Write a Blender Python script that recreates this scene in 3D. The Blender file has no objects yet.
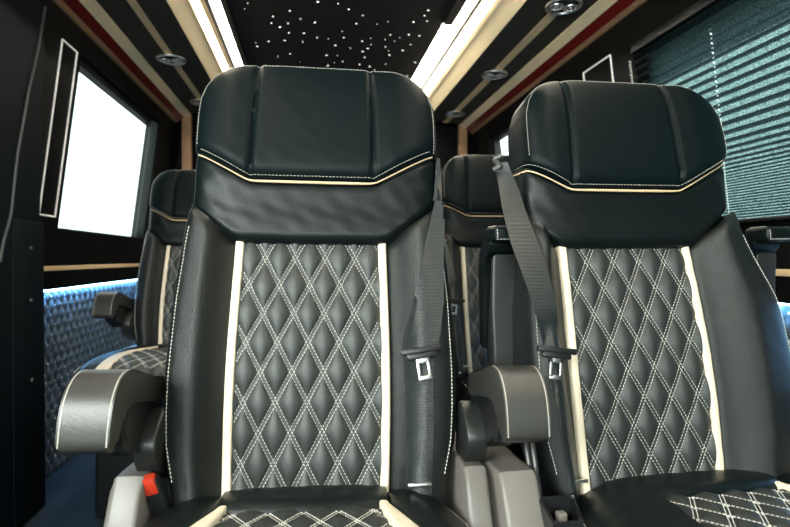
import bpy, bmesh, math, random
from mathutils import Vector, Matrix
random.seed(7)
sc = bpy.context.scene
COL = sc.collection
PI = math.pi

# ------------------------------------------------------------------ camera, world, sun, exposure
cam_d = bpy.data.cameras.new('camera'); cam = bpy.data.objects.new('camera', cam_d); COL.objects.link(cam)
cam_d.sensor_width = 36; cam_d.lens = 527 / 790 * 36; cam_d.clip_start = 0.05
CAMZ = 0.90
cam.location = (0, 0, CAMZ)
cam.rotation_euler = (math.radians(90 - 0.59), 0, -math.radians(9.06))
cam_d.dof.use_dof = True; cam_d.dof.focus_distance = 1.03; cam_d.dof.aperture_fstop = 4.5
sc.camera = cam

w = bpy.data.worlds.new('daylight'); sc.world = w; w.use_nodes = True
nt = w.node_tree; nt.nodes.clear()
wo = nt.nodes.new('ShaderNodeOutputWorld'); bg = nt.nodes.new('ShaderNodeBackground')
tc = nt.nodes.new('ShaderNodeTexCoord'); sx = nt.nodes.new('ShaderNodeSeparateXYZ'); cr = nt.nodes.new('ShaderNodeValToRGB')
cr.color_ramp.elements[0].position = 0.40; cr.color_ramp.elements[0].color = (0.10, 0.105, 0.105, 1)
cr.color_ramp.elements[1].position = 0.52; cr.color_ramp.elements[1].color = (0.93, 0.99, 1.0, 1)
mr = nt.nodes.new('ShaderNodeMapRange'); mr.inputs[1].default_value = -1
nt.links.new(tc.outputs['Generated'], sx.inputs[0]); nt.links.new(sx.outputs[2], mr.inputs[0]); nt.links.new(mr.outputs[0], cr.inputs[0])
nt.links.new(cr.outputs[0], bg.inputs[0]); nt.links.new(bg.outputs[0], wo.inputs[0])
bg.inputs[1].default_value = 2.2

sun_d = bpy.data.lights.new('sun', 'SUN'); sun_d.energy = 22.0; sun_d.angle = math.radians(2); sun_d.color = (1, 0.97, 0.92)
sun = bpy.data.objects.new('sun', sun_d); COL.objects.link(sun); sun.location = (6, 1, 8)
sun.rotation_euler = Vector((math.cos(math.radians(66)), -0.05, math.sin(math.radians(66)))).to_track_quat('Z', 'Y').to_euler()

def area(name, loc, to, sx_, sy_, e, col):
    l = bpy.data.lights.new(name, 'AREA'); l.shape = 'RECTANGLE'; l.size = sx_; l.size_y = sy_; l.energy = e; l.color = col
    o = bpy.data.objects.new(name, l); COL.objects.link(o); o.location = loc
    o.rotation_euler = (Vector(to) - Vector(loc)).to_track_quat('-Z', 'Y').to_euler(); return o
area('windscreen_daylight', (-0.38, -1.80, 1.14), (0.0, 1.0, 0.66), 1.0, 0.62, 62, (0.95, 1.0, 0.98))
area('side_door_daylight', (-1.16, -0.32, 1.36), (0.0, 0.95, 0.72), 1.05, 0.60, 64, (0.97, 1.0, 0.97))

sc.view_settings.view_transform = 'Standard'; sc.view_settings.look = 'None'
sc.view_settings.gamma = 1; sc.view_settings.use_curve_mapping = False; sc.view_settings.exposure = 0.0
sc.cycles.use_denoising = True
sc.cycles.max_bounces = 8; sc.cycles.transparent_max_bounces = 12; sc.cycles.sample_clamp_indirect = 6

# ------------------------------------------------------------------ materials
def mat(name, col, rough=0.5, metal=0.0, bump=0.0, scale=200.0, emit=None, es=0, var=0.0, spec=0.5, bdist=0.002, kind='noise', coat=0.0):
    m = bpy.data.materials.new(name); m.use_nodes = True; t = m.node_tree; b = t.nodes['Principled BSDF']
    b.inputs['Base Color'].default_value = (*col, 1); b.inputs['Roughness'].default_value = rough; b.inputs['Metallic'].default_value = metal
    b.inputs['Specular IOR Level'].default_value = spec; b.inputs['Coat Weight'].default_value = coat
    tcn = t.nodes.new('ShaderNodeTexCoord')
    if bump:
        if kind == 'voronoi':
            n = t.nodes.new('ShaderNodeTexVoronoi'); n.inputs['Scale'].default_value = scale; out = n.outputs[0]
        elif kind == 'wave':
            n = t.nodes.new('ShaderNodeTexWave'); n.inputs['Scale'].default_value = scale; n.bands_direction = 'Z'; out = n.outputs[1]
        else:
            n = t.nodes.new('ShaderNodeTexNoise'); n.inputs['Scale'].default_value = scale; n.inputs['Detail'].default_value = 3; out = n.outputs[0]
        bp = t.nodes.new('ShaderNodeBump'); bp.inputs['Strength'].default_value = bump; bp.inputs['Distance'].default_value = bdist
        t.links.new(tcn.outputs['Object'], n.inputs['Vector']); t.links.new(out, bp.inputs['Height']); t.links.new(bp.outputs[0], b.inputs['Normal'])
    if var:
        n2 = t.nodes.new('ShaderNodeTexNoise'); n2.inputs['Scale'].default_value = 6; n2.inputs['Detail'].default_value = 5
        r = t.nodes.new('ShaderNodeValToRGB')
        r.color_ramp.elements[0].position = .3; r.color_ramp.elements[0].color = tuple(c * (1 - var) for c in col) + (1,)
        r.color_ramp.elements[1].position = .7; r.color_ramp.elements[1].color = tuple(min(1, c * (1 + var)) for c in col) + (1,)
        t.links.new(tcn.outputs['Object'], n2.inputs['Vector']); t.links.new(n2.outputs[0], r.inputs[0]); t.links.new(r.outputs[0], b.inputs['Base Color'])
    if emit:
        b.inputs['Emission Color'].default_value = (*emit, 1); b.inputs['Emission Strength'].default_value = es
    return m
LEA = mat('black_leather', (0.003, 0.0062, 0.0065), 0.38, spec=.24, bump=.35, scale=420, bdist=.0012, var=.15)
LEAS = mat('smooth_black_leather', (0.0025, 0.0065, 0.0075), 0.45, spec=.12, bump=.15, scale=320, bdist=.001)
GRAIN = mat('grained_black_leather', (0.007, 0.009, 0.0085), 0.38, spec=.48, bump=.35, scale=650, kind='voronoi', bdist=.0018)
QUILT = mat('quilted_leather', (0.022, 0.026, 0.0245), 0.48, spec=.65, bump=.45, scale=520, bdist=.0012)
CREAM = mat('cream_leather', (0.85, 0.74, 0.57), 0.5, bump=.3, scale=300, bdist=.001)
THREAD = mat('cream_thread', (0.68, 0.67, 0.61), 0.7)
PIPE = mat('cream_piping', (0.80, 0.58, 0.36), 0.5)
ARML = mat('armrest_leather', (0.036, 0.035, 0.032), 0.34, bump=.3, scale=420, bdist=.001)
PLB = mat('black_plastic', (0.010, 0.011, 0.012), 0.38, bump=.2, scale=500, bdist=.0008)
PLG = mat('grey_shroud_plastic', (0.165, 0.15, 0.135), 0.36, bump=.25, scale=600, bdist=.0008, var=.1)
PLD = mat('dark_grey_plastic', (0.045, 0.045, 0.043), 0.35, bump=.25, scale=600, bdist=.0008)
KNOT = mat('white_thread_knot', (0.9, 0.9, 0.88), 0.6)
PLM = mat('charcoal_plastic', (0.018, 0.020, 0.019), 0.38, bump=.25, scale=600, bdist=.0008)
HTH = mat('dim_cream_thread', (0.42, 0.41, 0.36), 0.7)
RED = mat('red_buckle_plastic', (0.50, 0.035, 0.012), 0.4)
CHROME = mat('chrome', (0.9, 0.89, 0.86), 0.32, metal=1)
STEEL = mat('satin_steel', (0.75, 0.75, 0.73), 0.3, metal=1)
WEB = mat('seat_belt_webbing', (0.014, 0.020, 0.022), 0.32, bump=.5, spec=.7, scale=120, kind='wave', bdist=.0012)
HOLE = mat('dark_hole', (0.002, 0.002, 0.002), 0.8)
WALLP = mat('black_wall_panel', (0.004, 0.0042, 0.0042), 0.55, spec=.1, bump=.2, scale=300, bdist=.001, var=.15)
DOORP = mat('dark_door_trim', (0.0025, 0.0055, 0.0075), 0.6, spec=.1, bump=.2, scale=60, bdist=.002)
SOFF = mat('charcoal_ceiling_cloth', (0.042, 0.034, 0.023), 0.8, bump=.3, scale=500, bdist=.001, var=.1)
STARP = mat('black_ceiling_cloth', (0.012, 0.010, 0.009), 0.8, bump=.3, scale=500, bdist=.001)
STAR = mat('fibre_light_point', (1, 1, 1), emit=(1, .95, .88), es=2.2)
GOLD = mat('champagne_trim', (0.97, 0.68, 0.38), 0.4, var=.05)
CRM = mat('cream_gloss_cove', (0.95, 0.78, 0.50), 0.28, coat=.3, var=.04)
REDT = mat('dark_red_trim', (0.11, 0.006, 0.005), 0.35, coat=.2)
TAN = mat('tan_wood_trim', (0.36, 0.20, 0.11), 0.45, var=.2)
LEDW = mat('white_led', (1, 1, 1), emit=(1, .93, .80), es=26)
LEDC = mat('warm_cove_led', (1, 1, 1), emit=(1, .86, .62), es=18)
LEDB = mat('blue_led', (.6, .8, 1), emit=(0.22, 0.56, 1.0), es=95)
WHT = mat('white_outline_trim_glow', (0.85, 0.83, 0.76), 0.4, emit=(1, .95, .85), es=.35)  # faint glow put into the trim's material; the outline is no lamp
QW = mat('quilted_wall_leather', (0.085, 0.115, 0.145), 0.28, bump=.2, scale=300, bdist=.001)
CARP = mat('blue_carpet', (0.007, 0.020, 0.034), 0.95, bump=.8, scale=350, bdist=.004, var=.3)
RUB = mat('rubber_seal', (0.05, 0.055, 0.055), 0.35)
FRAME = mat('window_frame_rubber', (0.012, 0.015, 0.016), 0.4)
CURT = mat('grey_side_curtain', (0.06, 0.085, 0.085), 0.8, bump=.4, scale=300, bdist=.001)

def glass_mat():
    m = bpy.data.materials.new('window_glass'); m.use_nodes = True; t = m.node_tree; t.nodes.clear()
    o = t.nodes.new('ShaderNodeOutputMaterial'); mx = t.nodes.new('ShaderNodeMixShader'); tr = t.nodes.new('ShaderNodeBsdfTransparent'); gl = t.nodes.new('ShaderNodeBsdfGlossy')
    tr.inputs[0].default_value = (.92, .97, .95, 1); gl.inputs['Roughness'].default_value = .02; mx.inputs[0].default_value = .06
    t.links.new(tr.outputs[0], mx.inputs[1]); t.links.new(gl.outputs[0], mx.inputs[2]); t.links.new(mx.outputs[0], o.inputs[0]); return m
GLASS = glass_mat()
def blind_mat():
    m = bpy.data.materials.new('pleated_blind_cloth'); m.use_nodes = True; t = m.node_tree; t.nodes.clear()
    o = t.nodes.new('ShaderNodeOutputMaterial'); mx = t.nodes.new('ShaderNodeMixShader'); df = t.nodes.new('ShaderNodeBsdfDiffuse'); tl = t.nodes.new('ShaderNodeBsdfTranslucent')
    tcn = t.nodes.new('ShaderNodeTexCoord'); n = t.nodes.new('ShaderNodeTexNoise'); n.inputs['Scale'].default_value = 420; n.inputs['Detail'].default_value = 2
    r = t.nodes.new('ShaderNodeValToRGB'); r.color_ramp.elements[0].position = .42; r.color_ramp.elements[0].color = (.012, .022, .024, 1)
    r.color_ramp.elements[1].position = .62; r.color_ramp.elements[1].color = (.125, .20, .21, 1)
    df.inputs[0].default_value = (.02, .03, .033, 1); mx.inputs[0].default_value = .80
    t.links.new(tcn.outputs['Object'], n.inputs['Vector']); t.links.new(n.outputs[0], r.inputs[0]); t.links.new(r.outputs[0], tl.inputs[0])
    t.links.new(df.outputs[0], mx.inputs[1]); t.links.new(tl.outputs[0], mx.inputs[2]); t.links.new(mx.outputs[0], o.inputs[0]); return m
BLIND = blind_mat()

# ------------------------------------------------------------------ mesh helpers
def link(name, bm, m, parent=None, smooth=True, ang=40):
    me = bpy.data.meshes.new(name)
    bmesh.ops.recalc_face_normals(bm, faces=bm.faces)
    bm.to_mesh(me); bm.free()
    for mm in (m if isinstance(m, (list, tuple)) else [m]): me.materials.append(mm)
    if smooth:
        me.shade_smooth()
        try: me.set_sharp_from_angle(angle=math.radians(ang))
        except Exception: pass
    o = bpy.data.objects.new(name, me); COL.objects.link(o)
    if parent is not None: o.parent = parent
    return o
def NB(): return bmesh.new()
def box(bm, x0, x1, y0, y1, z0, z1, bev=0.0, seg=2, mtx=None, mi=0):
    r = bmesh.ops.create_cube(bm, size=1)
    vs = r['verts']
    for v in vs: v.co = Vector(((x0 + x1) / 2 + v.co.x * (x1 - x0), (y0 + y1) / 2 + v.co.y * (y1 - y0), (z0 + z1) / 2 + v.co.z * (z1 - z0)))
    fs = list({f for v in vs for f in v.link_faces})
    if bev:
        es = list({e for v in vs for e in v.link_edges})
        rr = bmesh.ops.bevel(bm, geom=es, offset=bev, segments=seg, affect='EDGES', profile=.5)
        fs = rr['faces']; vs = list({v for f in fs for v in f.verts})
        # bevel returns new faces only; gather connected ones
        seen = set(vs); st = list(vs)
        while st:
            v = st.pop()
            for e in v.link_edges:
                u = e.other_vert(v)
                if u not in seen: seen.add(u); st.append(u)
        vs = list(seen); fs = list({f for v in vs for f in v.link_faces})
    for f in fs: f.material_index = mi
    if mtx is not None:
        for v in vs: v.co = mtx @ v.co
    return vs
def hexa(bm, c):   # eight corners: bottom four then top four
    v = [bm.verts.new(p) for p in c]
    for f in ((0, 1, 2, 3), (7, 6, 5, 4), (0, 4, 5, 1), (1, 5, 6, 2), (2, 6, 7, 3), (3, 7, 4, 0)): bm.faces.new([v[i] for i in f])
def prism(bm, pts, a0, a1, axis='y', bev=0, seg=2):
    """closed outline pts (u,v) extruded along an axis. y: (x,z)  x: (y,z)"""
    def P(u, v, a): return (u, a, v) if axis == 'y' else ((a, u, v) if axis == 'x' else (u, v, a))
    A = [bm.verts.new(P(u, v, a0)) for u, v in pts]; B = [bm.verts.new(P(u, v, a1)) for u, v in pts]
    n = len(pts); fa = bm.faces.new(A); fb = bm.faces.new(B[::-1])
    for i in range(n): bm.faces.new((A[i], B[i], B[(i + 1) % n], A[(i + 1) % n]))
    if bev:
        es = list(set(fa.edges) | set(fb.edges))
        bmesh.ops.bevel(bm, geom=es, offset=bev, segments=seg, affect='EDGES', profile=.5, clamp_overlap=True)
def tube(bm, pts, r, n=8, closed=False, caps=True):
    pts = [Vector(p) for p in pts]; rings = []
    N = len(pts)
    up = None
    for i, p in enumerate(pts):
        if closed: t = pts[(i + 1) % N] - pts[i - 1]
        else: t = pts[min(i + 1, N - 1)] - pts[max(i - 1, 0)]
        t.normalize()
        if up is None: up = Vector((0, 0, 1)) if abs(t.z) < .9 else Vector((1, 0, 0))
        a = t.cross(up)
        if a.length < 1e-5: a = t.cross(Vector((1, 0.1, 0)))
        a.normalize(); up = a.cross(t).normalized()
        rings.append([bm.verts.new(p + (a * math.cos(2 * PI * k / n) + up * math.sin(2 * PI * k / n)) * r) for k in range(n)])
    for i in range(N if closed else N - 1):
        A = rings[i]; B = rings[(i + 1) % N]
        for k in range(n): bm.faces.new((A[k], A[(k + 1) % n], B[(k + 1) % n], B[k]))
    if caps and not closed:
        bm.faces.new(rings[0][::-1]); bm.faces.new(rings[-1])
def catmull(pts, k=6, closed=True):
    out = []; N = len(pts)
    rng = range(N) if closed else range(N - 1)
    for i in rng:
        g = lambda j: Vector(pts[j % N]) if closed else Vector(pts[max(0, min(N - 1, j))])
        p0, p1, p2, p3 = g(i - 1), g(i), g(i + 1), g(i + 2)
        for s in range(k):
            t = s / k
            out.append(.5 * ((2 * p1) + (p2 - p0) * t + (2 * p0 - 5 * p1 + 4 * p2 - p3) * t * t + (3 * p1 - p0 - 3 * p2 + p3) * t ** 3))
    if not closed: out.append(Vector(pts[-1]))
    return out
def dashes(bm, path, normals, pitch=.0068, ln=.0046, wd=.0012, ht=.0009):
    """a thread seen as short raised stitches along a polyline"""
    L = [0.0]
    for i in range(1, len(path)): L.append(L[-1] + (path[i] - path[i - 1]).length)
    if L[-1] < ln: return
    def at(s):
        lo = 0
        while lo < len(L) - 2 and L[lo + 1] < s: lo += 1
        f = (s - L[lo]) / max(1e-9, L[lo + 1] - L[lo])
        return path[lo].lerp(path[lo + 1], f), normals[lo]
    s = 0.001
    while s + ln < L[-1]:
        p0, n = at(s); p1, _ = at(s + ln); t = (p1 - p0)
        if t.length > 1e-6:
            t.normalize(); a = t.cross(n).normalized() * wd / 2; h = n * ht; lo_ = n * -.0004
            q = [bm.verts.new(v) for v in (p0 - a + lo_, p0 + a + lo_, p1 + a + lo_, p1 - a + lo_, p0 - a * .6 + h + t * .0005, p0 + a * .6 + h + t * .0005, p1 + a * .6 + h - t * .0005, p1 - a * .6 + h - t * .0005)]
            for f in ((4, 5, 6, 7), (0, 1, 5, 4), (1, 2, 6, 5), (2, 3, 7, 6), (3, 0, 4, 7)): bm.faces.new([q[i] for i in f])
        s += pitch
def lerp_tab(T, v):
    if v <= T[0][0]: return T[0][1]
    for (a, b), (c, d) in zip(T, T[1:]):
        if v <= c:
            f = (v - a) / (c - a); return b + (d - b) * f
    return T[-1][1]
def empty(name, loc, label=None, cat=None, group=None, rz=0):
    o = bpy.data.objects.new(name, None); o.empty_display_size = .1; COL.objects.link(o); o.location = loc; o.rotation_euler.z = rz
    if label: o['label'] = label
    if cat: o['category'] = cat
    if group: o['group'] = group
    return o
def tag(o, label, cat, group=None):
    o['label'] = label; o['category'] = cat
    if group: o['group'] = group
    return o
def struct(o): o['kind'] = 'structure'; return o
def copy_tree(o, parent=None):
    c = o.copy(); COL.objects.link(c)
    if parent is not None: c.parent = parent
    for ch in list(o.children): copy_tree(ch, c)
    return c

# ------------------------------------------------------------------ the van body.  Z below is metres above the camera's height; H adds it
H = CAMZ
CX = 0.143                                   # middle of the van
def XL(z): return -1.05 + (.13 * (z - .12) if z > .12 else 0)
def XR(z): return 2 * CX - XL(z)
YB = 4.10; YF = -1.70
bm = NB(); box(bm, XL(0) - .12, XR(0) + .12, YF - .1, YB + .1, -.06, 0); fl = struct(link('floor', bm, CARP, smooth=False))
# outer roof skin
bm = NB(); box(bm, CX - 1.22, CX + 1.22, YF - .1, YB + .1, 1.19 + H, 1.25 + H); struct(link('trim_1', bm, SOFF, smooth=False))
bm = NB(); box(bm, CX - 1.3, CX + 1.3, YB, YB + .08, 0, 1.2 + H); struct(link('wall_back', bm, WALLP, smooth=False))
bm = NB(); box(bm, CX - 1.3, CX + 1.3, YF - .08, YF, 0, .84); box(bm, CX - 1.3, CX - 1.0, YF - .08, YF, .84, 1.2 + H); box(bm, CX + 1.0, CX + 1.3, YF - .08, YF, .84, 1.2 + H)
box(bm, CX - 1.0, CX + 1.0, YF - .08, YF, 1.85, 1.2 + H); struct(link('wall_front', bm, WALLP, smooth=False))
bm = NB(); box(bm, CX - 1.0, CX + 1.0, YF - .05, YF - .045, .84, 1.85); struct(link('window_4', bm, GLASS, smooth=False))

def wall_cell(bm, side, y0, y1, z0, z1, th=.09, inset=0):
    X = XL if side < 0 else XR
    s = side
    def c(y, z, k): return (X(z) - s * inset + s * k, y, z + H)
    hexa(bm, [c(y0, z0, 0), c(y1, z0, 0), c(y1, z0, th), c(y0, z0, th), c(y0, z1, 0), c(y1, z1, 0), c(y1, z1, th), c(y0, z1, th)])
def wall(side, holes, ystart, yend, name):
    bm = NB()
    zs = [-.13, .12, .80, 1.2]
    holes = sorted(holes)
    for (y0, y1) in [(ystart, yend)]:
        wall_cell(bm, side, y0, y1, -.13, .12)
    # above the windows
    ys = [ystart] + [v for h in holes for v in (h[0], h[1])] + [yend]
    for i in range(0, len(ys), 2): wall_cell(bm, side, ys[i], ys[i + 1], .12, 1.19)
    for h in holes: wall_cell(bm, side, h[0], h[1], h[2], 1.19)
    wall_cell(bm, side, ystart, yend, -.90, -.13, th=.06, inset=-.03)
    return struct(link(name, bm, WALLP, smooth=False))
wall(-1, [(-.88, .22, .80), (2.41, 3.60, .87)], YF, YB, 'wall_left')
wall(1, [(.15, 1.81, .80), (2.42, 3.60, .86)], YF, YB, 'wall_right')

def window(name, side, y0, y1, z0, z1, curtain=False):
    X = XL if side < 0 else XR
    root = struct(empty(name, (X(z0) + side * .05, (y0 + y1) / 2, z0 + H)))
    o = root.location
    def c(y, z, k): return Vector((X(z) + side * k, y, z + H)) - o
    bm = NB()
    hexa(bm, [c(y0, z0, .060), c(y1, z0, .060), c(y1, z0, .065), c(y0, z0, .065), c(y0, z1, .060), c(y1, z1, .060), c(y1, z1, .065), c(y0, z1, .065)])
    link('pane', bm, GLASS, root, smooth=False)
    bm = NB(); f = .022
    for (a, b, p, q) in ((y0, y0 + f, z0, z1), (y1 - f, y1, z0, z1), (y0, y1, z0, z0 + .012), (y0, y1, z1 - f * 1.4, z1)):
        hexa(bm, [c(a, p, .035), c(b, p, .035), c(b, p, .075), c(a, p, .075), c(a, q, .035), c(b, q, .035), c(b, q, .075), c(a, q, .075)])
    link('window_frame', bm, FRAME, root, smooth=False)
    return root
window('window_1', -1, 2.41, 3.60, .12, .87)
window('window_5', -1, -.88, .22, .12, .80)
window('window_2', 1, .15, 1.81, .12, .80)
window('window_3', 1, 2.42, 3.60, .12, .86)
# gathered grey strip of curtain at the far end of the left window
bm = NB(); n = 40; rows = 12; V = []
for j in range(rows + 1):
    z = .125 + (.85 - .125) * j / rows; r = []
    for i in range(n + 1):
        y = 3.46 + .10 * i / n; k = .012 + .009 * math.sin(i / n * 2 * PI * 3)
        r.append(bm.verts.new((XL(z) - k, y, z + H)))
    V.append(r)
for j in range(rows):
    for i in range(n): bm.faces.new((V[j][i], V[j][i + 1], V[j + 1][i + 1], V[j + 1][i]))
o = tag(link('curtain', bm, CURT), 'narrow grey curtain gathered at the far edge of the bright left window', 'curtain')
md = o.modifiers.new('thickness', 'SOLIDIFY'); md.thickness = .002

# quilted lower walls (diamond padding), blue strip light under the ledge
def quilt_wall(name, side, y0, y1, step):
    bm = NB(); z0, z1 = -.89, -.135; W, Hh = .060, .080
    X0 = (XL(0) - .028) if side < 0 else (XR(0) + .028)
    ny = int((y1 - y0) / step); nz = int((z1 - z0) / step); V = []
    for j in range(nz + 1):
        z = z0 + (z1 - z0) * j / nz; r = []
        for i in range(ny + 1):
            y = y0 + (y1 - y0) * i / ny; a = y / W; b = z / Hh
            f = abs(math.sin(PI * (a + b) / 1)) * abs(math.sin(PI * (a - b) / 1))
            r.append(bm.verts.new((X0 - side * (.001 + .015 * f ** .6), y, z + H)))
        V.append(r)
    for j in range(nz):
        for i in range(ny): bm.faces.new((V[j][i], V[j][i + 1], V[j + 1][i + 1], V[j + 1][i]))
    # white thread knots where the seams cross
    bmesh.ops.recalc_face_normals(bm, faces=bm.faces)
    cnt = 0
    for i in range(int(y0 / W * 2) + 1, int(y1 / W * 2)):
        for j in range(int(z0 / Hh * 2) + 1, int(z1 / Hh * 2)):
            if (i + j) % 2: continue
            y = i * W / 2; z = j * Hh / 2; x = X0 - side * .003
            r = .0065
            q = [bm.verts.new(p) for p in ((x, y - r, z + H), (x, y, z - r + H), (x, y + r, z + H), (x, y, z + r + H), (x - side * .0055, y, z + H))]
            for a, b in ((0, 1), (1, 2), (2, 3), (3, 0)):
                f = bm.faces.new((q[a], q[b], q[4])); f.material_index = 1
    return struct(link(name, bm, [QW, KNOT], ang=60))
quilt_wall('trim_2', -1, 2.0, 3.68, .0062)
quilt_wall('trim_3', 1, .6, 3.68, .010)
for n_, s, y0, y1, lab in (('left', -1, 2.15, 3.6, 'thin blue strip light under the ledge above the quilted left wall'), ('right', 1, .75, 3.6, 'thin blue strip light under the ledge above the quilted right wall')):
    X = XL(0) if s < 0 else XR(0)
    bm = NB(); box(bm, min(X + s * .0005, X + s * .010), max(X + s * .0005, X + s * .010), y0, y1, -.1335 + H, -.1295 + H)
    tag(link('strip_light', bm, LEDB, smooth=False), lab, 'light', 'blue strip lights')
# gold lines on the ledge
for k, s in ((4, -1), (5, 1)):
    X = XL(0) if s < 0 else XR(0)
    bm = NB(); box(bm, X - .004, X + .004, 2.2 if s < 0 else .6, 3.6, -.052 + H, -.032 + H, .002); struct(link('trim_%d' % k, bm, GOLD))
# white outlined inserts beside the windows
def outline(name, side, y0, y1, z0, z1):
    X = XL if side < 0 else XR; bm = NB()
    P = [(X(z) - side * .003, y, z + H) for y, z in ((y0, z0), (y1, z0), (y1, z1), (y0, z1))]
    for i in range(4): tube(bm, [P[i], P[(i + 1) % 4]], .0034, 6)
    struct(link(name, bm, WHT))
    bm = NB(); i_ = .022
    def c(y, z, k): return (X(z) - side * k, y, z + H)
    hexa(bm, [c(y0 + i_, z0 + i_, -.001), c(y1 - i_, z0 + i_, -.001), c(y1 - i_, z0 + i_, .0015), c(y0 + i_, z0 + i_, .0015), c(y0 + i_, z1 - i_, -.001), c(y1 - i_, z1 - i_, -.001), c(y1 - i_, z1 - i_, .0015), c(y0 + i_, z1 - i_, .0015)])
    struct(link('trim_8' if side < 0 else 'trim_9', bm, WALLP, smooth=False))
outline('trim_6', -1, 2.235, 2.365, .17, .85)
outline('trim_7', 1, 2.045, 2.265, .17, .85)

# ---- near sliding door edge on the left
bm = NB()
def nx(z): return -.957 + (.03 * (z - .12) if z > .12 else 0)
hexa(bm, [(nx(0), .3, 0), (nx(0), 2.06, 0), (XL(0) - .02, 2.06, 0), (XL(0) - .02, .3, 0), (nx(.12), .3, .12 + H), (nx(.12), 2.06, .12 + H), (XL(0) - .02, 2.06, .12 + H), (XL(0) - .02, .3, .12 + H)])
hexa(bm, [(nx(.12), .3, .12 + H), (nx(.12), 2.06, .12 + H), (XL(0) - .02, 2.06, .12 + H), (XL(0) - .02, .3, .12 + H), (nx(.93), .3, .93 + H), (nx(.93), 2.06, .93 + H), (XL(.93) - .01, 2.06, .93 + H), (XL(.93) - .01, .3, .93 + H)])
d1 = struct(link('door_1', bm, DOORP, smooth=False))
bm = NB()
seal = []
for (px, py) in ((47, 8), (44, 25), (37, 60), (30, 90), (25, 118), (19, 150), (14, 190), (11, 215), (4, 240), (0, 262)):
    a = math.atan((px - 395) / 527) + math.radians(9.06); k = math.tan(a); dep = math.cos(a) + math.sin(a) * k
    # the seal lies on the door trim's inner face
    z = .3; x = nx(z)
    for _ in range(6):
        y = x / k; yc = y * math.cos(math.radians(9.06)) + x * math.sin(math.radians(9.06)); z = (258 - py) / 527 * yc; x = nx(z) + .003
    seal.append((x, y, z + H))
tube(bm, catmull(seal, 5, False), .0048, 8); link('door_seal', bm, RUB, d1)
bm = NB(); box(bm, -.990, -.953, 1.88, 2.085, 0, .13 + H, .006); pl = link('door_pillar_panel', bm, DOORP, d1)
for z in (.035, -.145, -.42):
    bm = NB(); bmesh.ops.create_cone(bm, cap_ends=True, segments=16, radius1=.008, radius2=.006, depth=.006, matrix=Matrix.Translation((-.951, 1.99, z + H)) @ Matrix.Rotation(PI / 2, 4, 'Y'))
    link('screw', bm, RUB, pl)

# ---- ceiling: star cloth, light strips, coves, soffits, edge trims (all run the length of the van)
YE = 3.90
bm = NB(); box(bm, -.372, .642, YF, YB, 1.150 + H, 1.175 + H)
nst = 0
pts = []
while nst < 150:
    y = 1.2 + 2.4 * (random.random() ** .75); x = -.35 + .97 * random.random()
    if any((x - a) ** 2 + (y - b) ** 2 < .05 ** 2 for a, b in pts): continue
    pts.append((x, y)); nst += 1
    r = random.choice((.0024, .0034, .0045, .0054))
    ring = [bm.verts.new((x + r * math.cos(k * PI / 4), y + r * math.sin(k * PI / 4), 1.1496 + H)) for k in range(8)]
    c = bm.verts.new((x, y, 1.1475 + H))
    for k in range(8):
        f = bm.faces.new((ring[k], ring[(k + 1) % 8], c)); f.material_index = 1
struct(link('ceiling', bm, [STARP, STAR], smooth=False))
def long_prism(name, pts, m, y0=YF, y1=YE, smooth=True):
    bm = NB(); prism(bm, [(x, z + H) for x, z in pts], y0, y1, 'y'); return struct(link(name, bm, m, smooth=smooth, ang=50))
k_ = 10
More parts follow.
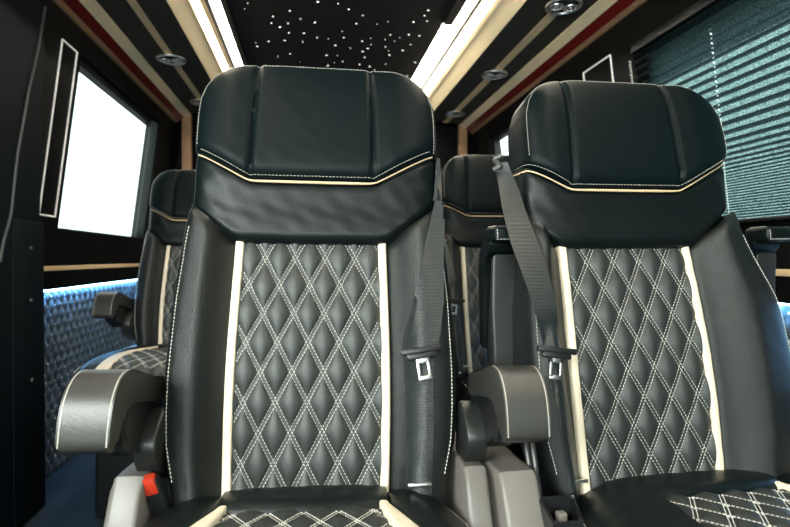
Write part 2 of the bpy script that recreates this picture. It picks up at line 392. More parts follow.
for s, lab in ((-1, 'left'), (1, 'right')):
    def M(x): return CX + s * (x - CX)      # written for the right side, mirrored for the left
    # black lip beside the star cloth
    if s < 0: long_prism('trim_%d' % k_, [(-.395, 1.135), (-.372, 1.135), (-.372, 1.176), (-.395, 1.176)], STARP, smooth=False)
    else: long_prism('trim_%d' % k_, [(.642, 1.140), (.685, 1.140), (.685, 1.176), (.642, 1.176)], STARP, y1=2.52, smooth=False)
    a, b = ((-.444, -.395) if s < 0 else (.6425, .728))
    bm = NB(); box(bm, a, b, YF + .02, YE, 1.150 + H, 1.170 + H)
    tag(link('light_strip', bm, LEDW, smooth=False), 'bright white ceiling light strip to the %s of the starry ceiling' % lab, 'light', 'ceiling light strips')
    k_ += 1
    long_prism('trim_%d' % k_, [(M(.730), 1.135), (M(.747), 1.135), (M(.747), 1.176), (M(.730), 1.176)], PLB, smooth=False); k_ += 1
    la, lb = ((.755, .784) if s > 0 else (.775, .797))
    bm = NB(); prism(bm, [(M(la), 1.141 + H), (M(lb), 1.1135 + H), (M(lb + .004), 1.118 + H), (M(la + .004), 1.146 + H)], YF + .02, YE, 'y')
    tag(link('cove_light', bm, LEDC, smooth=False), 'warm white light line along the %s cream ceiling cove' % lab, 'light', 'cream cove light lines')
    # cream cove with a concave moulded face
    face = [(.748, 1.150), (.765, 1.143), (.785, 1.120), (.796, 1.100), (.800, 1.094), (.806, 1.092), (.815, 1.085), (.838, 1.062), (.850, 1.043), (.858, 1.036), (.862, 1.045)]
    if s < 0: face = [(x + (.02 if i < 3 else 0), z) for i, (x, z) in enumerate(face)]
    long_prism('trim_%d' % k_, [(M(x), z) for x, z in face] + [(M(.862), 1.176), (M(.748), 1.176)], CRM); k_ += 1
    # charcoal soffit
    long_prism('trim_%d' % k_, [(M(.862), 1.040), (M(1.122), 1.018), (M(1.122), 1.10), (M(.862), 1.12)], SOFF, smooth=False); k_ += 1
    # gold line along the soffit
    z1 = lambda x: 1.040 - (x - .862) * .0846
    g0, g1 = .987, 1.027
    if s < 0: g0, g1 = .975, 1.008
    long_prism('trim_%d' % k_, [(M(g0), z1(g0) - .003), (M(g1), z1(g1) - .003), (M(g1), z1(g1) + .01), (M(g0), z1(g0) + .01)], GOLD, smooth=False); k_ += 1
    # cream edge, dark red band, tan edge
    long_prism('trim_%d' % k_, [(M(1.122), 1.012), (M(1.140), 1.003), (M(1.166), .990), (M(1.170), .999), (M(1.170), 1.10), (M(1.122), 1.10)], CRM); k_ += 1
    long_prism('trim_%d' % k_, [(M(1.166), .990), (M(1.198), .960), (M(1.205), .985), (M(1.20), 1.10), (M(1.17), 1.10)], REDT, smooth=False); k_ += 1
    long_prism('trim_%d' % k_, [(M(1.198), .960), (M(1.219), .950), (M(1.228), .950), (M(1.228), 1.10), (M(1.198), 1.10)], TAN, smooth=False); k_ += 1
    # tan post closing the soffit at the back of the van
    bm = NB(); px0 = M(1.075) if s > 0 else M(1.075); box(bm, min(M(1.12), M(1.182)), max(M(1.12), M(1.182)), YE, YE + .05, 0, 1.05 + H, .004); struct(link('trim_%d' % k_, bm, TAN)); k_ += 1

# ---- chrome air vents on the gold lines
def make_vent():
    root = empty('air_vent', (0, 0, 0))
    def torus(R, r, z, nm, m, sq=1.0):
        bm = NB(); tube(bm, [(R * math.cos(a * 2 * PI / 40), R * math.sin(a * 2 * PI / 40), z) for a in range(40)], r, 8, closed=True); return link(nm, bm, m, root)
    torus(.066, .0075, -.005, 'outer_ring', CHROME)
    bm = NB(); bmesh.ops.create_cone(bm, cap_ends=True, segments=40, radius1=.062, radius2=.062, depth=.006, matrix=Matrix.Translation((0, 0, -.001))); link('recessed_dish', bm, PLB, root)
    for sx_ in (-1, 1):
        noz = None
        bm = NB(); tube(bm, [(sx_ * .030 + .025 * math.cos(a * 2 * PI / 28), .025 * math.sin(a * 2 * PI / 28), -.012) for a in range(28)], .005, 8, closed=True)
        noz = link('nozzle_ring', bm, CHROME, root)
        bm = NB()
        for k in range(8):
            a = k * 2 * PI / 8
            box(bm, .004, .023, -.0012, .0012, -.016, -.006, mtx=Matrix.Translation((sx_ * .030, 0, 0)) @ Matrix.Rotation(a, 4, 'Z'))
        bmesh.ops.create_uvsphere(bm, u_segments=14, v_segments=8, radius=.007, matrix=Matrix.Translation((sx_ * .030, 0, -.012)))
        link('fins', bm, CHROME, noz)
    return root
zv = 1.040 - (1.007 - .862) * .0846 - .006 + H
xl = 2 * CX - .992; zl = 1.040 - (.992 - .862) * .0846 - .006 + H
vent0 = make_vent()
VS = [  # x, y, height, label
      (1.007, 2.00, zv, 'chrome ceiling air vent nearest the camera, at the top right'), (1.007, 2.81, zv, 'chrome air vent in the middle of the right ceiling gold line'), (1.007, 3.62, zv, 'small chrome air vent farthest back on the right ceiling line'),
      (xl, 2.86, zl, 'chrome air vent on the left ceiling gold line'), (xl, 3.62, zl, 'farther chrome air vent on the left ceiling line beside the headrest')]
for i, (x, y, z, lab) in enumerate(VS):
    o = vent0 if i == 0 else copy_tree(vent0)
    o.location = (x, y, z); tag(o, lab, 'air vent', 'chrome ceiling air vents')

# ---- pleated blind on the right window
root = empty('window_blind', (XR(.12), 1.0, .12 + H), 'teal pleated blind lit from behind, covering the large right window', 'blind')
bm = NB(); ys = [.13, 1.30, 1.500, 1.5055, 1.60, 1.75, 1.89]
rowz = []; z = .81; k = 0
while z > .112:
    rowz.append((z, k % 2)); t = max(0, min(1, (z - .26) / .16)); z -= .0042 + t * .0108; k += 1
verts = []; B0 = root.location
rows = []
for i in range(len(rowz) - 1):
    (za, ka), (zb, kb) = rowz[i], rowz[i + 1]
    for f in (0, .35, .65): rows.append((za + (zb - za) * f, ka + (kb - ka) * f))
rows.append(rowz[-1])
for (z, kk) in rows:
    t = max(0, min(1, (z - .26) / .16)); dp = .004 + .010 * t
    verts.append([bm.verts.new(Vector((XR(z) - .010 + dp * kk, y, z + H)) - B0) for y in ys])
for j in range(len(rows) - 1):
    for i in range(len(ys) - 1):
        if i == 2 and j % 3 == 1: continue      # cord holes through the pleats
        bm.faces.new((verts[j][i], verts[j][i + 1], verts[j + 1][i + 1], verts[j + 1][i]))
link('pleats', bm, BLIND, root, smooth=False)
bm = NB(); box(bm, -.030, .004, -.87, .89, -.012, .000, .003); link('bottom_rail', bm, PLB, root)
bm = NB(); box(bm, -.108, -.085, -.87, .89, .672, .705, .004); link('head_rail', bm, PLB, root)
bm = NB()
for i in range(46):
    z = .77 - i * .0125; bmesh.ops.create_uvsphere(bm, u_segments=8, v_segments=6, radius=.0042, matrix=Matrix.Translation(Vector((XR(z) - .016 + .0015 * (i % 2), 1.905 + .002 * math.sin(i * 1.9), z + H)) - B0))
tube(bm, [Vector((XR(.775) - .012, 1.905, .775 + H)) - B0, Vector((XR(.155) - .012, 1.905, .155 + H)) - B0], .0014, 6)
c_ = link('bead_chain', bm, THREAD, root); c_['label'] = 'white bead chain'

# ------------------------------------------------------------------ the seats
U = Vector((0, .2055, .9787)); NRM = Vector((0, -.9787, .2055)); ZJ = .49
def S(x, v, d): return Vector((x, 0, ZJ)) + U * v + NRM * d
WT = [(-.1, .225), (0, .241), (.08, .258), (.14, .262), (.205, .263), (.337, .259), (.44, .251), (.500, .243), (.55, .238), (.643, .236), (.70, .2355), (.732, .233), (.760, .224), (.780, .212), (.798, .196), (.812, .179), (.823, .160), (.829, .147)]
FL = [0, 0]
def Wd(v): return lerp_tab(WT, v)
AS = [-.006, .014]
def WS(x, v): return Wd(v) + (AS[1] if x > 0 else AS[0])      # the seat is a little wider on its outer side
VT = .824
def sclip(t): return max(0., min(1., t))
def smooth01(t): t = sclip(t); return t * t * (3 - 2 * t)
def wrapx(x, w_, p=5.0): return (max(0, 1 - abs(x / w_) ** p)) ** (1 / p)
def knee(t, r=.012):          # max(0,t) with a rounded corner
    return (t + math.sqrt(t * t + r * r)) / 2 - 0
def vgold(x): return .566 + .56 * knee(abs(x) - .121, .008) - .0006
def vneck(x): return .445 + .80 * knee(abs(x) - .147)
def curve(v): return .006 * smooth01((v - .40) / .10) + .012 * smooth01((v - .50) / .12)
T = .075
def puff(e, r, h):
    e = sclip(e / r); return h * (math.sqrt(max(0, 1 - (1 - e) ** 2)) - 1)
def ripple(x, v, a): return a * (math.sin(x * 61 + v * 33 + 2 * math.sin(v * 50)) * math.sin(v * 83 + x * 19 + 1.3) + .5 * math.sin(x * 140 + v * 90))
def d_head(x, v):
    d = .030 + curve(v) - T * 1.0 * (1 - wrapx(x, WS(x, v), 4.5))
    tv = sclip((v - .60) / (VT - .60)); d -= .105 * (1 - (max(0, 1 - tv ** 5.0)) ** (1 / 5.0))
    d -= .0075 * math.exp(-((abs(x) - (.118 - .03 * (v - .6))) / .0045) ** 2)          # two sewn valleys
    d += .006 * smooth01((abs(x) - .118) / .05)
    d += puff(v - vgold(x), .030, .020) + ripple(x, v, .0003)
    return d
def d_neck(x, v):
    d = .014 + curve(v) - T * (1 - wrapx(x, WS(x, v), 5))
    d += puff(vgold(x) - v, .022, .010) + puff(v - vneck(x), .022, .020)
    side = smooth01((abs(x) - .12) / .1)
    d += ripple(x, v, .0004 + .0008 * side)
    return d
def Wf(v, s_): return WS(s_, v) + FL[1 if s_ > 0 else 0] * smooth01((.50 - v) / .2)
def lum(v): return .010 * math.sin(PI * sclip((v + .05) / .5))
def d_bol(x, v):
    w_ = WS(x, v) + (FL[1] if x > 0 else FL[0]) * smooth01((.50 - v) / .2); tt = (abs(x) - XO(v)) / (w_ - XO(v))
    d = lum(v) + curve(v) * .8 + .040 * smooth01(tt / .55) - T * 1.35 * (1 - wrapx(x, w_, 6)) + puff(abs(x) - XO(v), .012, .008) + puff(vneck(x) - v, .03, .014)
    return d + ripple(x, v, .0004)
def XI(v): return .131 + .003 * math.sin(v * 9)
def XO(v): return XI(v) + .0165
def d_str(x, v):
    m = abs(x) - XI(v); e = min(m, .0165 - m); return lum(v) + .004 + puff(e, .006, .005) + .0006 * math.sin(v * 90) * math.sin(v * 37)
QW_, QH_ = .0570, .108
QX = .003
def d_quilt(x, v):
    a = (x + QX) / QW_; b = (v - .149) / QH_; sp = .0514
    m1 = abs((a + b) - round(a + b)) * sp; m2 = abs((a - b) - round(a - b)) * sp; m = min(m1, m2)
    h = .0090 * (math.sin(PI / 2 * sclip((m1 - .003) / .0227)) * math.sin(PI / 2 * sclip((m2 - .003) / .0227))) ** .55 + .0010 * math.exp(-(m / .0018) ** 2)
    return lum(v) - .004 + h
def grid(bm, fn, ns, nt, skirt=.03, pos=S):
    V = []; B = []
    for j in range(nt + 1):
        r = []
        for i in range(ns + 1):
            x, v, d = fn(i / ns, j / nt); r.append((x, v, d))
        V.append(r)
    vs = [[bm.verts.new(pos(*c)) for c in r] for r in V]
    for j in range(nt):
        for i in range(ns): bm.faces.new((vs[j][i], vs[j][i + 1], vs[j + 1][i + 1], vs[j + 1][i]))
    if skirt:
        loop = [(0, i) for i in range(ns + 1)] + [(j, ns) for j in range(1, nt + 1)] + [(nt, i) for i in range(ns - 1, -1, -1)] + [(j, 0) for j in range(nt - 1, 0, -1)]
        sk = [bm.verts.new(pos(V[j][i][0], V[j][i][1], V[j][i][2] - skirt)) for j, i in loop]
        for k in range(len(loop)):
            a = loop[k]; b = loop[(k + 1) % len(loop)]
            bm.faces.new((vs[b[0]][b[1]], vs[a[0]][a[1]], sk[k], sk[(k + 1) % len(loop)]))
def nrm_at(dfn, x, v, pos=S):
    e = .003; p = pos(x, v, dfn(x, v)); a = pos(x + e, v, dfn(x + e, v)) - p; b = pos(x, v + e, dfn(x, v + e)) - p
    n = a.cross(b).normalized()
    if n.dot(NRM) < 0: n = -n
    return n
def stitch_line(bm, dfn, xv, lift=.0006, pos=S, ref=NRM, **kw):
    P = [pos(x, v, dfn(x, v) + lift) for x, v in xv]
    N = []
    for x, v in xv:
        e = .003; p = pos(x, v, dfn(x, v)); a = pos(x + e, v, dfn(x + e, v)) - p; b = pos(x, v + e, dfn(x, v + e)) - p
        n = a.cross(b)
        n = n.normalized() if n.length > 1e-9 else ref.copy()
        if n.dot(ref) < 0: n = -n
        N.append(n)
    dashes(bm, P, N, **kw)
def lin(a, b, n): return [a + (b - a) * i / n for i in range(n + 1)]
SN = lambda t: math.sin(t * PI / 2)

# cushion surface: x across, q forward of the joint, d up
def Cw(q): return lerp_tab([(-.05, .235), (0, .247), (.04, .268), (.10, .285), (.2, .295), (.5, .29)], q)
def Cp(x, q, d): return Vector((x, -q, ZJ + d))
CT = .13
UPV = Vector((0, 0, 1))
def c_wrap(x, q):
    tq = sclip((q - .30) / .22)
    tb = sclip((.03 - q) / .08)
    return -CT * (1 - wrapx(x, Cw(q), 3.6)) - .14 * (1 - (max(0, 1 - tq ** 3)) ** (1 / 3)) - .03 * tb * tb + .02 * smooth01(q / .3)
NOST = [False, False]
def CI(q): return .124 + .03 * sclip((q - .07) / .2)
def CO(q): return CI(q) + .017 + .030 * sclip((q - .07) / .12)
def rollq(x): return .086 + .012 * (1 - (x / .14) ** 2) - .012
def c_roll(x, q): return c_wrap(x, q) + .008 + puff(rollq(x) - q, .030, .022) + puff(.165 - abs(x), .02, .006) + ripple(x, q, .0004)
def c_bol(x, q):
    if NOST[0] and x < 0: return c_wrap(x, q) + .010 + ripple(x, q, .0005)
    return c_wrap(x, q) + .014 * smooth01((abs(x) - CO(q)) / .05) + puff(abs(x) - CO(q), .012, .007) + ripple(x, q, .0005)
def c_str(x, q):
    m = abs(x) - CI(q); e = min(m, CO(q) - CI(q) - m); return c_wrap(x, q) + .004 + puff(e, .007, .005)
def c_quilt(x, q):
    a = x / QW_; b = q / .085; m = min(abs((a + b) - round(a + b)), abs((a - b) - round(a - b))) * .048
    return c_wrap(x, q) - .008 + .008 * math.sqrt(sclip((m - .003) / .02)) + puff(q - .07, .03, .004)

PADTOP = [(.040, .684), (-.020, .698), (-.075, .717), (-.110, .728), (-.138, .728), (-.160, .718), (-.178, .697), (-.189, .667), (-.194, .638)]
PADBOT = [(-.182, .626), (-.166, .632), (-.152, .652), (-.135, .668), (-.105, .673), (-.055, .664), (.000, .650), (.040, .646)]
def arm(root, cx, up=False):
    hw = .035 if not up else .032
    def tr(y, z):
        if not up: return (y, z)
        dy = y - .09; dz = z - .61
        return (.150 + dz * .62 + .16 * dy, .660 - dy * 1.02 + .12 * dz)
    out = [tr(p[0], p[1]) for p in catmull([(a, b) for a, b in PADTOP], 4, False) + catmull(PADBOT, 4, False)]
    bm = NB(); prism(bm, out, cx - hw, cx + hw, 'x', bev=.009, seg=4)
    a = link('armrest', bm, LEA if up else ARML, root, ang=50)
    for s in (-1, 1):
        bm = NB(); top = [tr(p[0], p[1]) for p in catmull(PADTOP, 4, False)]
        path = [Vector((cx + s * (hw - .0035), y, z)) for y, z in top]
        N = []
        for i in range(len(path)):
            t = (path[min(i + 1, len(path) - 1)] - path[max(i - 1, 0)]).normalized(); n = t.cross(Vector((1, 0, 0))).normalized()
            cen = Vector((cx, *tr(-.08, .66)))
            if n.dot(path[i] - cen) < 0: n = -n
            N.append(n)
        P = [p - n * .0012 for p, n in zip(path, N)]
        tube(bm, P, .0015, 6); 
        st = link('edge_piping', bm, HTH, a); st['label'] = 'cream edge stitching'
    # moulded hinge housing underneath
    h2 = .026
    if not up:
        prof = [(.055, .668), (-.10, .666), (-.118, .640), (-.105, .600), (-.060, .590), (-.045, .572), (.060, .572)]
    else:
        prof = [tr(.045, .640), tr(-.150, .640), tr(-.160, .618), tr(-.05, .600), tr(.04, .560), tr(.10, .54), tr(.12, .60)]
    bm = NB(); prism(bm, prof, cx - h2, cx + h2, 'x', bev=.007, seg=3)
    hs = link('hinge_housing', bm, PLM if up else PLB, a, ang=50)
    if up:
        p = tr(-.194, .640)
        bm = NB(); box(bm, cx - hw - .003, cx + hw + .003, p[0] - .045, p[0] + .02, p[1] - .012, p[1] + .020, .009, 4)
        ec = link('end_cap', bm, LEA, a, ang=50)
        bm = NB()
        for s in (-1, 1):
            xx = cx + s * (hw - .003)
            path = [Vector((xx, p[0] + .01, p[1] + .0203)), Vector((xx, p[0] - .030, p[1] + .0203)), Vector((xx, p[0] - .0425, p[1] + .015)), Vector((xx, p[0] - .0455, p[1] + .006)), Vector((xx, p[0] - .0455, p[1] - .008))]
            dashes(bm, path, [Vector((0, -.6, .8))] * 5)
        dashes(bm, [Vector((cx - hw, p[0] - .0455, p[1] - .007)), Vector((cx + hw, p[0] - .0455, p[1] - .007))], [Vector((0, -1, 0))] * 2)
        link('end_cap_stitching', bm, THREAD, a, smooth=False)
        for z in (.085, .27):
            p = tr(-.15 + z, .614)
            bm = NB(); bmesh.ops.create_cone(bm, cap_ends=True, segments=20, radius1=.0065, radius2=.0065, depth=.012, matrix=Matrix.Translation((cx, p[0], p[1])) @ Matrix.Rotation(PI / 2 - .15, 4, 'X'))
            link('bolt_hole', bm, HOLE, a)
    else:
        bm = NB(); ax = cx - math.copysign(.036, cx); prism(bm, catmull([(.03, .63), (-.03, .62), (-.055, .585), (-.035, .545), (.0, .52), (.03, .515)], 4), ax - .022, ax + .014, 'x', bev=.004)
        link('hinge_cover', bm, PLM, a, ang=50)
    return a

def ribbon(name, rows, root, m=WEB, pos=S, dfn=None, th=.0014):
    """rows: (xl, xr, v, dl, dr)"""
    bm = NB(); n = 6; V = []
    tabs = [[(r[2], r[k]) for r in rows] for k in (0, 1, 3, 4)]
    vs = lin(rows[0][2], rows[-1][2], 70)
    rows_s = sorted(rows, key=lambda r: r[2])
    tabs = [[(r[2], r[k]) for r in rows_s] for k in (0, 1, 3, 4)]
    def sm(tab, v): return (lerp_tab(tab, v - .02) + 2 * lerp_tab(tab, v) + lerp_tab(tab, v + .02)) / 4
    for v in vs:
        xl_, xr_, dl, dr = [sm(t, v) for t in tabs]
        r = []
        for i in range(n + 1):
            f = i / n; x = xl_ + (xr_ - xl_) * f; d = dl + (dr - dl) * f
            if dfn: d = max(d, dfn(x, v) + .003)
            r.append((x, v, d))
        V.append(r)
    A = [[bm.verts.new(pos(*c)) for c in r] for r in V]; Bk = [[bm.verts.new(pos(c[0], c[1], c[2] - th)) for c in r] for r in V]
    for j in range(len(vs) - 1):
        for i in range(n):
            bm.faces.new((A[j][i], A[j][i + 1], A[j + 1][i + 1], A[j + 1][i])); bm.faces.new((Bk[j][i + 1], Bk[j][i], Bk[j + 1][i], Bk[j + 1][i + 1]))
        bm.faces.new((A[j][0], A[j + 1][0], Bk[j + 1][0], Bk[j][0])); bm.faces.new((A[j + 1][n], A[j][n], Bk[j][n], Bk[j + 1][n]))
    return link(name, bm, m, root, ang=60)

def make_seat(belt, arms, extras, shrouds):
    root = empty('passenger_seat', (0, 0, 0))
    P = {}
    # core
    bm = NB(); rings = []; n = 40
    for v in lin(-.10, .822, 50):
        hd = .052; tv = sclip((v - .69) / .132); hd *= (1 - tv ** 4) ** .25 * .8 + .2; r = []
        for k in range(n):
            a = 2 * PI * k / n; c, s_ = math.cos(a), math.sin(a); e = .45
            w_ = WS(c, v) * (.975 if s_ > 0 else .975 + .17 * s_); r.append(bm.verts.new(S(w_ * math.copysign(abs(c) ** e, c), v, -.090 + curve(v) * .8 + hd * math.copysign(abs(s_) ** .7, s_))))
        rings.append(r)
    for a, b in zip(rings, rings[1:]):
        for k in range(n): bm.faces.new((a[k], a[(k + 1) % n], b[(k + 1) % n], b[k]))
    bm.faces.new(rings[0]); bm.faces.new(rings[-1][::-1])
    link('backrest_shell', bm, LEAS, root)
    # headrest
    bm = NB()
    def fh(s, t):
        sx_ = SN(s * 2 - 1); vg = vgold(sx_ * .230); v = vg + (VT - vg) * (SN(t) * .55 + t * .45); x = sx_ * WS(sx_, v); return x, v, d_head(x, v)
    grid(bm, fh, 130, 70); hr = link('headrest', bm, LEAS, root, ang=80)
    bm = NB()
    stitch_line(bm, d_head, [(x, vgold(x) + .007) for x in lin(-.214, .232, 90)])
    for sg in (-1, 1):
        stitch_line(bm, d_head, [(sg * WS(sg, v) * .965, v) for v in lin(.635, .798, 50)] + [(sg * (.965 * WS(sg, .798)) * (1 - t), .798 + .0125 * math.sin(min(1, t * 4) * PI / 2)) for t in lin(.03, 1, 40)])
    link('headrest_stitching', bm, HTH, hr, smooth=False)
    # piping under the headrest
    bm = NB(); L = lin(-.236, .236, 80)
    R0 = []
    for x in lin(-.222, .240, 80):
        v = vgold(x); fat = .0016 + .0014 * smooth01((.16 - abs(x)) / .1)
        c = S(x, v - .003,   .016 + curve(v) - T * (1 - wrapx(x, WS(x, v), 5)))
        R0.append([bm.verts.new(c + U * fat * math.cos(a * PI / 4) + NRM * fat * 1.3 * math.sin(a * PI / 4)) for a in range(8)])
    for a, b in zip(R0, R0[1:]):
        for k in range(8): bm.faces.new((a[k], a[(k + 1) % 8], b[(k + 1) % 8], b[k]))
    bm.faces.new(R0[0]); bm.faces.new(R0[-1][::-1])
    link('headrest_piping', bm, PIPE, root)['label'] = 'thin gold piping line'
    # neck pad
    bm = NB()
    def fn_(s, t):
        sx_ = SN(s * 2 - 1); xn = sx_ * .235; v = vneck(xn) + (vgold(xn) - .004 - vneck(xn)) * t; x = sx_ * WS(sx_, v); return x, v, d_neck(x, v)
    grid(bm, fn_, 120, 40); link('neck_pad', bm, LEA, root, ang=80)
    for s_ in (-1, 1):
        bm = NB()
        def fb(s, t):
            v0 = -.075; xa = XO(.3) + (.240 - XO(.3)) * SN(s); v = v0 + (vneck(xa) + .006 - v0) * t; ww = Wf(v, s_); x = XO(v) + (ww - XO(v)) * SN(s); return x * s_, v, d_bol(x * s_, v)
        grid(bm, fb, 34, 90); bo = link('side_bolster', bm, GRAIN, root, ang=80)
        bm = NB(); stitch_line(bm, d_bol, [(s_ * (Wf(v, s_) - .014), v) for v in lin(.02, .475, 90)]); link('bolster_stitching', bm, THREAD, bo, smooth=False)
        bm = NB(); grid(bm, lambda s, t: ((XI(-.07 + .53 * t) + .0165 * s) * s_, -.07 + .53 * t, d_str((XI(-.07 + .53 * t) + .0165 * s), -.07 + .53 * t)), 10, 60, skirt=.02)
        link('accent_stripe', bm, CREAM, root, ang=80)['label'] = 'cream leather stripe'
    bm = NB()
    grid(bm, lambda s, t: ((2 * s - 1) * XI(-.07 + .53 * t), -.07 + .53 * t, d_quilt((2 * s - 1) * XI(-.07 + .53 * t), -.07 + .53 * t)), 104, 200, skirt=.02)
    qp = link('quilted_panel', bm, QUILT, root, ang=85)
    bm = NB()
    for sg in (-1, 1):
        for nn in range(-9, 10):
            for off in (-.0037, .0037):
                seg = []
                for v in lin(-.06, .462, 180):
                    b = (v - .149) / QH_; x = QW_ * (nn - sg * b) + off - QX
                    if abs(x) < XI(v) - .001: seg.append((x, v))
                if len(seg) > 2: stitch_line(bm, d_quilt, seg, wd=.0009, ht=.0007, ln=.0044, pitch=.0064)
    link('quilt_stitching', bm, THREAD, qp, smooth=False)
    # ---- cushion
    bm = NB()
    prism(bm, [(-.02, .36), (-.49, .36), (-.50, .44), (-.40, .485), (-.1, .475), (.04, .44)], -.235, .235, 'x', bev=.03, seg=3)
    cc = link('cushion_base', bm, LEAS, root, ang=50)
    bm = NB(); grid(bm, lambda s, t: ((2 * s - 1) * .140, -.045 + (rollq((2 * s - 1) * .14) + .045) * t, c_roll((2 * s - 1) * .140, -.045 + (rollq((2 * s - 1) * .14) + .045) * t)), 50, 34, pos=Cp, skirt=.03)
    link('cushion_rear_roll', bm, LEA, root, ang=80)
    for s_ in (-1, 1):
        bm = NB()
        def fc(s, t):
            q = -.045 + .56 * t; x0 = (CI(q) - .002) if (NOST[0] and s_ < 0) else CO(q) - .001 if q > .06 else .138 + (CO(.06) - .139) * smooth01((q + .045) / .1); x = x0 + (Cw(q) - x0) * SN(s); return x * s_, q, c_bol(x * s_, q)
        grid(bm, fc, 34, 60, pos=Cp, skirt=.05); bo = link('cushion_bolster', bm, LEA, root, ang=80)
        bm = NB(); stitch_line(bm, lambda x, q: c_bol(x, q), [(s_ * (Cw(q) - .020), q) for q in lin(.045, .45, 60)], pos=Cp, ref=UPV, pitch=.0052, wd=.0016); link('bolster_stitching', bm, THREAD, bo, smooth=False)
        if NOST[0] and s_ < 0: continue
        bm = NB(); grid(bm, lambda s, t: (s_ * (CI(.066 + .44 * t) + (CO(.066 + .44 * t) - CI(.066 + .44 * t)) * s), .066 + .44 * t, c_str(CI(.066 + .44 * t) + (CO(.066 + .44 * t) - CI(.066 + .44 * t)) * s, .066 + .44 * t)), 10, 50, pos=Cp, skirt=.02)
        link('cushion_stripe', bm, CREAM, root, ang=80)['label'] = 'cream leather stripe'
    bm = NB(); grid(bm, lambda s, t: ((2 * s - 1) * CI(.06 + .45 * t), .06 + .45 * t, c_quilt((2 * s - 1) * CI(.06 + .45 * t), .06 + .45 * t)), 100, 120, pos=Cp, skirt=.02)
    qc = link('cushion_quilt', bm, QUILT, root, ang=85)
    bm = NB()
    for sg in (-1, 1):
        for nn in range(-12, 13):
            for off in (-.0037, .0037):
                seg = []
                for q in lin(.075, .46, 110):
                    x = QW_ * (nn - sg * q / .085) + off
                    if abs(x) < CI(q) - .001 and q > rollq(x) - .004: seg.append((x, q))
                if len(seg) > 2: stitch_line(bm, c_quilt, seg, pos=Cp, ref=UPV, wd=.0014, ht=.001, ln=.0050)
    link('quilt_stitching', bm, THREAD, qc, smooth=False)
    # ---- plinth and shrouds
    bm = NB(); box(bm, -.22, .22, -.42, .02, 0.001, .37, .02, 3); link('seat_plinth', bm, PLB, root)
    for cx, hw in shrouds:
        bm = NB()
        prism(bm, [(.15, .001), (-.14, .001), (-.135, .30), (-.118, .45), (-.075, .525), (-.062, .545), (-.03, .540), (.15, .535)], cx - hw, cx + hw, 'x', bev=.008, seg=3)
        link('side_shroud', bm, PLG, root, ang=45)
    for cx, up in arms: arm(root, cx, up)
    # ---- belt
    if belt:
        rows, vt = belt
        sb = ribbon('seat_belt', [r for r in rows], root, dfn=lambda x, v: (d_bol(math.copysign(max(XO(v), min(abs(x), Wd(v) * .90)), x), v) if v < .47 else (-.02 if abs(x) > WS(x, v) else max(d_neck(math.copysign(min(abs(x), WS(x, v) * .95), x), v) + .002, (d_bol(math.copysign(min(abs(x), WS(x, v) * .90), x), .46) + .003 if v < .53 else -1)) if v < .60 else d_head(math.copysign(min(abs(x), WS(x, v) * .97), x), v))))
        xm = (lerp_tab([(r[2], r[0]) for r in sorted(rows, key=lambda r: r[2])], vt) + lerp_tab([(r[2], r[1]) for r in sorted(rows, key=lambda r: r[2])], vt)) / 2
        dm = d_bol(xm, vt) + .009
        tilt = math.radians(8) if xm > 0 else math.radians(-8)
        def MT(dx, dv, dd): return S(xm + dx * math.cos(tilt) - dv * math.sin(tilt), vt + dv * math.cos(tilt) + dx * math.sin(tilt), dm + dd)
        def pbox(bm, x0, x1, v0, v1, d0, d1, bev):
            vs = box(bm, x0, x1, v0, v1, d0, d1, bev)
            for v in vs: v.co = MT(*v.co)
        bm = NB(); pbox(bm, -.038, .038, -.006, .005, -.004, .008, .003); pbox(bm, -.028, .028, -.016, -.004, -.003, .006, .003)
        tg = link('tongue_grip', bm, PLB, sb)
        bm = NB()
        for b in ((-.0125, -.0065, -.050, -.012), (.0065, .0125, -.050, -.012), (-.0125, .0125, -.054, -.046), (-.0125, .0125, -.024, -.012)): pbox(bm, *b, .001, .0035, .001)
        link('buckle_tongue', bm, STEEL, tg)
        r0 = sorted(rows, key=lambda r: r[2])[0]; xa = (r0[0] + r0[1]) / 2
        bm = NB()
        vs = box(bm, xa - .021, xa + .021, .004, .010, .03, .036, .0015)
        for v in vs: v.co = S(v.co.x, v.co.y, v.co.z + d_bol(xa, .01) - .028)
        link('belt_anchor', bm, STEEL, sb)
    extras(root)
    return root

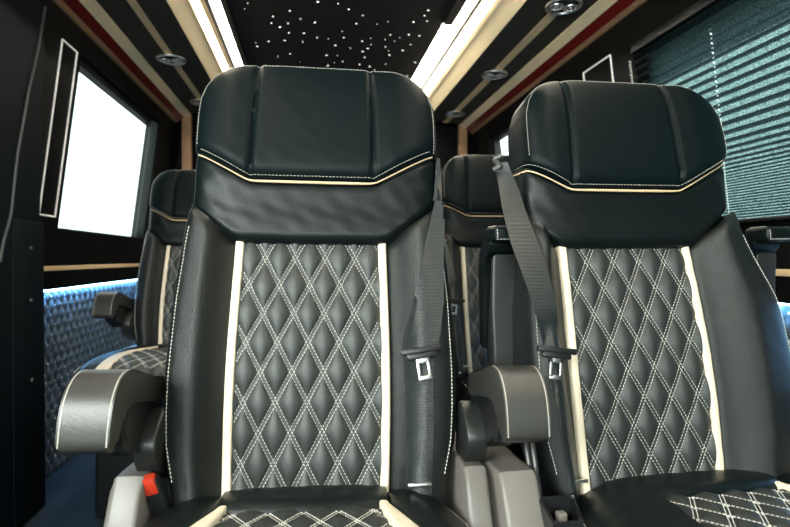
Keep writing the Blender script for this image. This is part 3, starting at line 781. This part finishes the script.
def ex1(root):
    bm = NB(); m = Matrix.Translation((-.250, -.050, .528)) @ Matrix.Rotation(-.25, 4, 'Y') @ Matrix.Rotation(.3, 4, 'X')
    box(bm, -.0145, .0145, -.010, .010, -.06, .010, .004, mtx=m); bk = link('buckle', bm, PLB, root)
    bm = NB(); box(bm, -.0115, .0115, -.0125, .006, -.016, .016, .004, mtx=m); link('release_button', bm, RED, bk)['label'] = 'red release button'
def ex2(root):
    # belt guide beside the headrest
    bm = NB(); 
    for a, b, r in (((-.252, .645), (-.262, .640), .007), ((-.262, .640), (-.258, .612), .006), ((-.248, .625), (-.268, .615), .006)):
        tube(bm, [S(a[0], a[1], -.01), S((a[0] + b[0]) / 2, (a[1] + b[1]) / 2, .002), S(b[0], b[1], -.005)], r, 10)
    link('belt_guide', bm, PLD, root, ang=60)
    # open pocket by the cushion and the buckle in it
    bm = NB(); o_ = [(-.272, -.15), (-.222, -.15), (-.205, -.085), (-.268, -.085)]; i_ = [(-.267, -.145), (-.227, -.145), (-.211, -.090), (-.263, -.090)]
    zt = .497; zb = .38
    lv = lambda pts_, z, k=0: [bm.verts.new((x + k, y, z + (.012 if y > -.1 else 0))) for x, y in pts_]
    A = lv(o_, zb, .006); B = lv(o_, zt); C = lv(i_, zt); D = lv(i_, zb + .01)
    for a, b in ((A, B), (B, C), (C, D)):
        for k in range(4): bm.faces.new((a[k], a[(k + 1) % 4], b[(k + 1) % 4], b[k]))
    bm.faces.new(A[::-1]); bm.faces.new(D)
    bmesh.ops.bevel(bm, geom=[e for e in bm.edges], offset=.003, segments=2, affect='EDGES')
    pk = link('buckle_pocket', bm, PLB, root, ang=50)
    bm = NB(); box(bm, -.252, -.236, -.125, -.110, .42, .497, .003); link('buckle', bm, PLG, pk)
    bm = NB()
    for k in range(2):
        tube(bm, [(-.240 - .012 * k, .02, .60), (-.246 - .012 * k, -.012, .56), (-.244 - .01 * k, -.03, .50), (-.240 - .008 * k, -.05, .43)], .005, 8)
    link('belt_strap', bm, PLD, root)
    bm = NB(); box(bm, -.198, -.186, -.050, -.046, .483, .488, .001); link('side_label', bm, THREAD, root)['label'] = 'small pale tag with painted glint'  # tag on the cushion side, its glint put into the pale colour

beltA = ([(.250, .262, .640, -.03, -.02), (.246, .262, .600, -.01, -.01), (.240, .260, .536, .01, .0), (.213, .253, .427, .03, .02), (.193, .250, .331, .0, .0), (.170, .238, .249, .0, .0), (.175, .226, .225, .0, .0), (.178, .224, .100, 0, 0), (.176, .219, -.01, 0, 0)], .240)
beltB = ([(-.262, -.240, .632, -.01, .0), (-.268, -.226, .560, .02, .02), (-.272, -.224, .507, .04, .04), (-.265, -.209, .443, .05, .05), (-.245, -.194, .371, .055, .055), (-.226, -.184, .30, .05, .05), (-.212, -.179, .243, .04, .0), (-.204, -.174, .183, 0, 0), (-.198, -.160, .096, 0, 0), (-.188, -.150, -.01, 0, 0)], .243)
s1 = make_seat(beltA, [(-.292, False), (.336, False)], ex1, [(-.280, .024), (.290, .020)])
FL[1] = .045; QX = .002; NOST[0] = True; AS[0] = -.026; AS[1] = .020
s2 = make_seat(beltB, [(-.250, True), (.355, True)], ex2, [(-.296, .033), (.33, .026)])
for ch in s2.children:                                     # this cushion is slid a little towards the wall
    if ch.name.startswith('cushion'): ch.location.x += .07
s1.location = (-.014, .95, 0); s1.rotation_euler = (0, math.radians(.7), math.radians(-3.0)); s2.location = (.645, .907, 0); s2.scale = (1, 1, .992); s2.rotation_euler = (0, math.radians(-.35), math.radians(-.5))
s3 = copy_tree(s1); s3.location = (-.495, 2.34, .07); s3.scale = (1, 1, .95)
s4 = copy_tree(s2); s4.location = (.705, 1.82, .02)
for ch in list(s4.children):
    if ch.name.startswith('armrest') and ch.data.vertices[0].co.x < 0:
        for g in list(ch.children): bpy.data.objects.remove(g)
        bpy.data.objects.remove(ch)
for ch in s3.children:                                     # the rear seat stands a little higher; its plinth still reaches the floor
    if 'plinth' in ch.name or 'shroud' in ch.name: ch.location.z = -.0730
for ch in list(s3.children):
    if ch.name.startswith('buckle'):
        for g in list(ch.children): bpy.data.objects.remove(g)
        bpy.data.objects.remove(ch)
tag(s1, 'black leather seat in the middle foreground with two lowered armrests and diamond quilting', 'seat', 'black quilted van seats')
tag(s2, 'front row black leather seat on the right beside the blind, both armrests folded up', 'seat', 'black quilted van seats')
tag(s3, 'rear row black leather seat at left below the bright window', 'seat', 'black quilted van seats')
tag(s4, 'rear row seat half seen in the gap between the two front seats', 'seat', 'black quilted van seats')
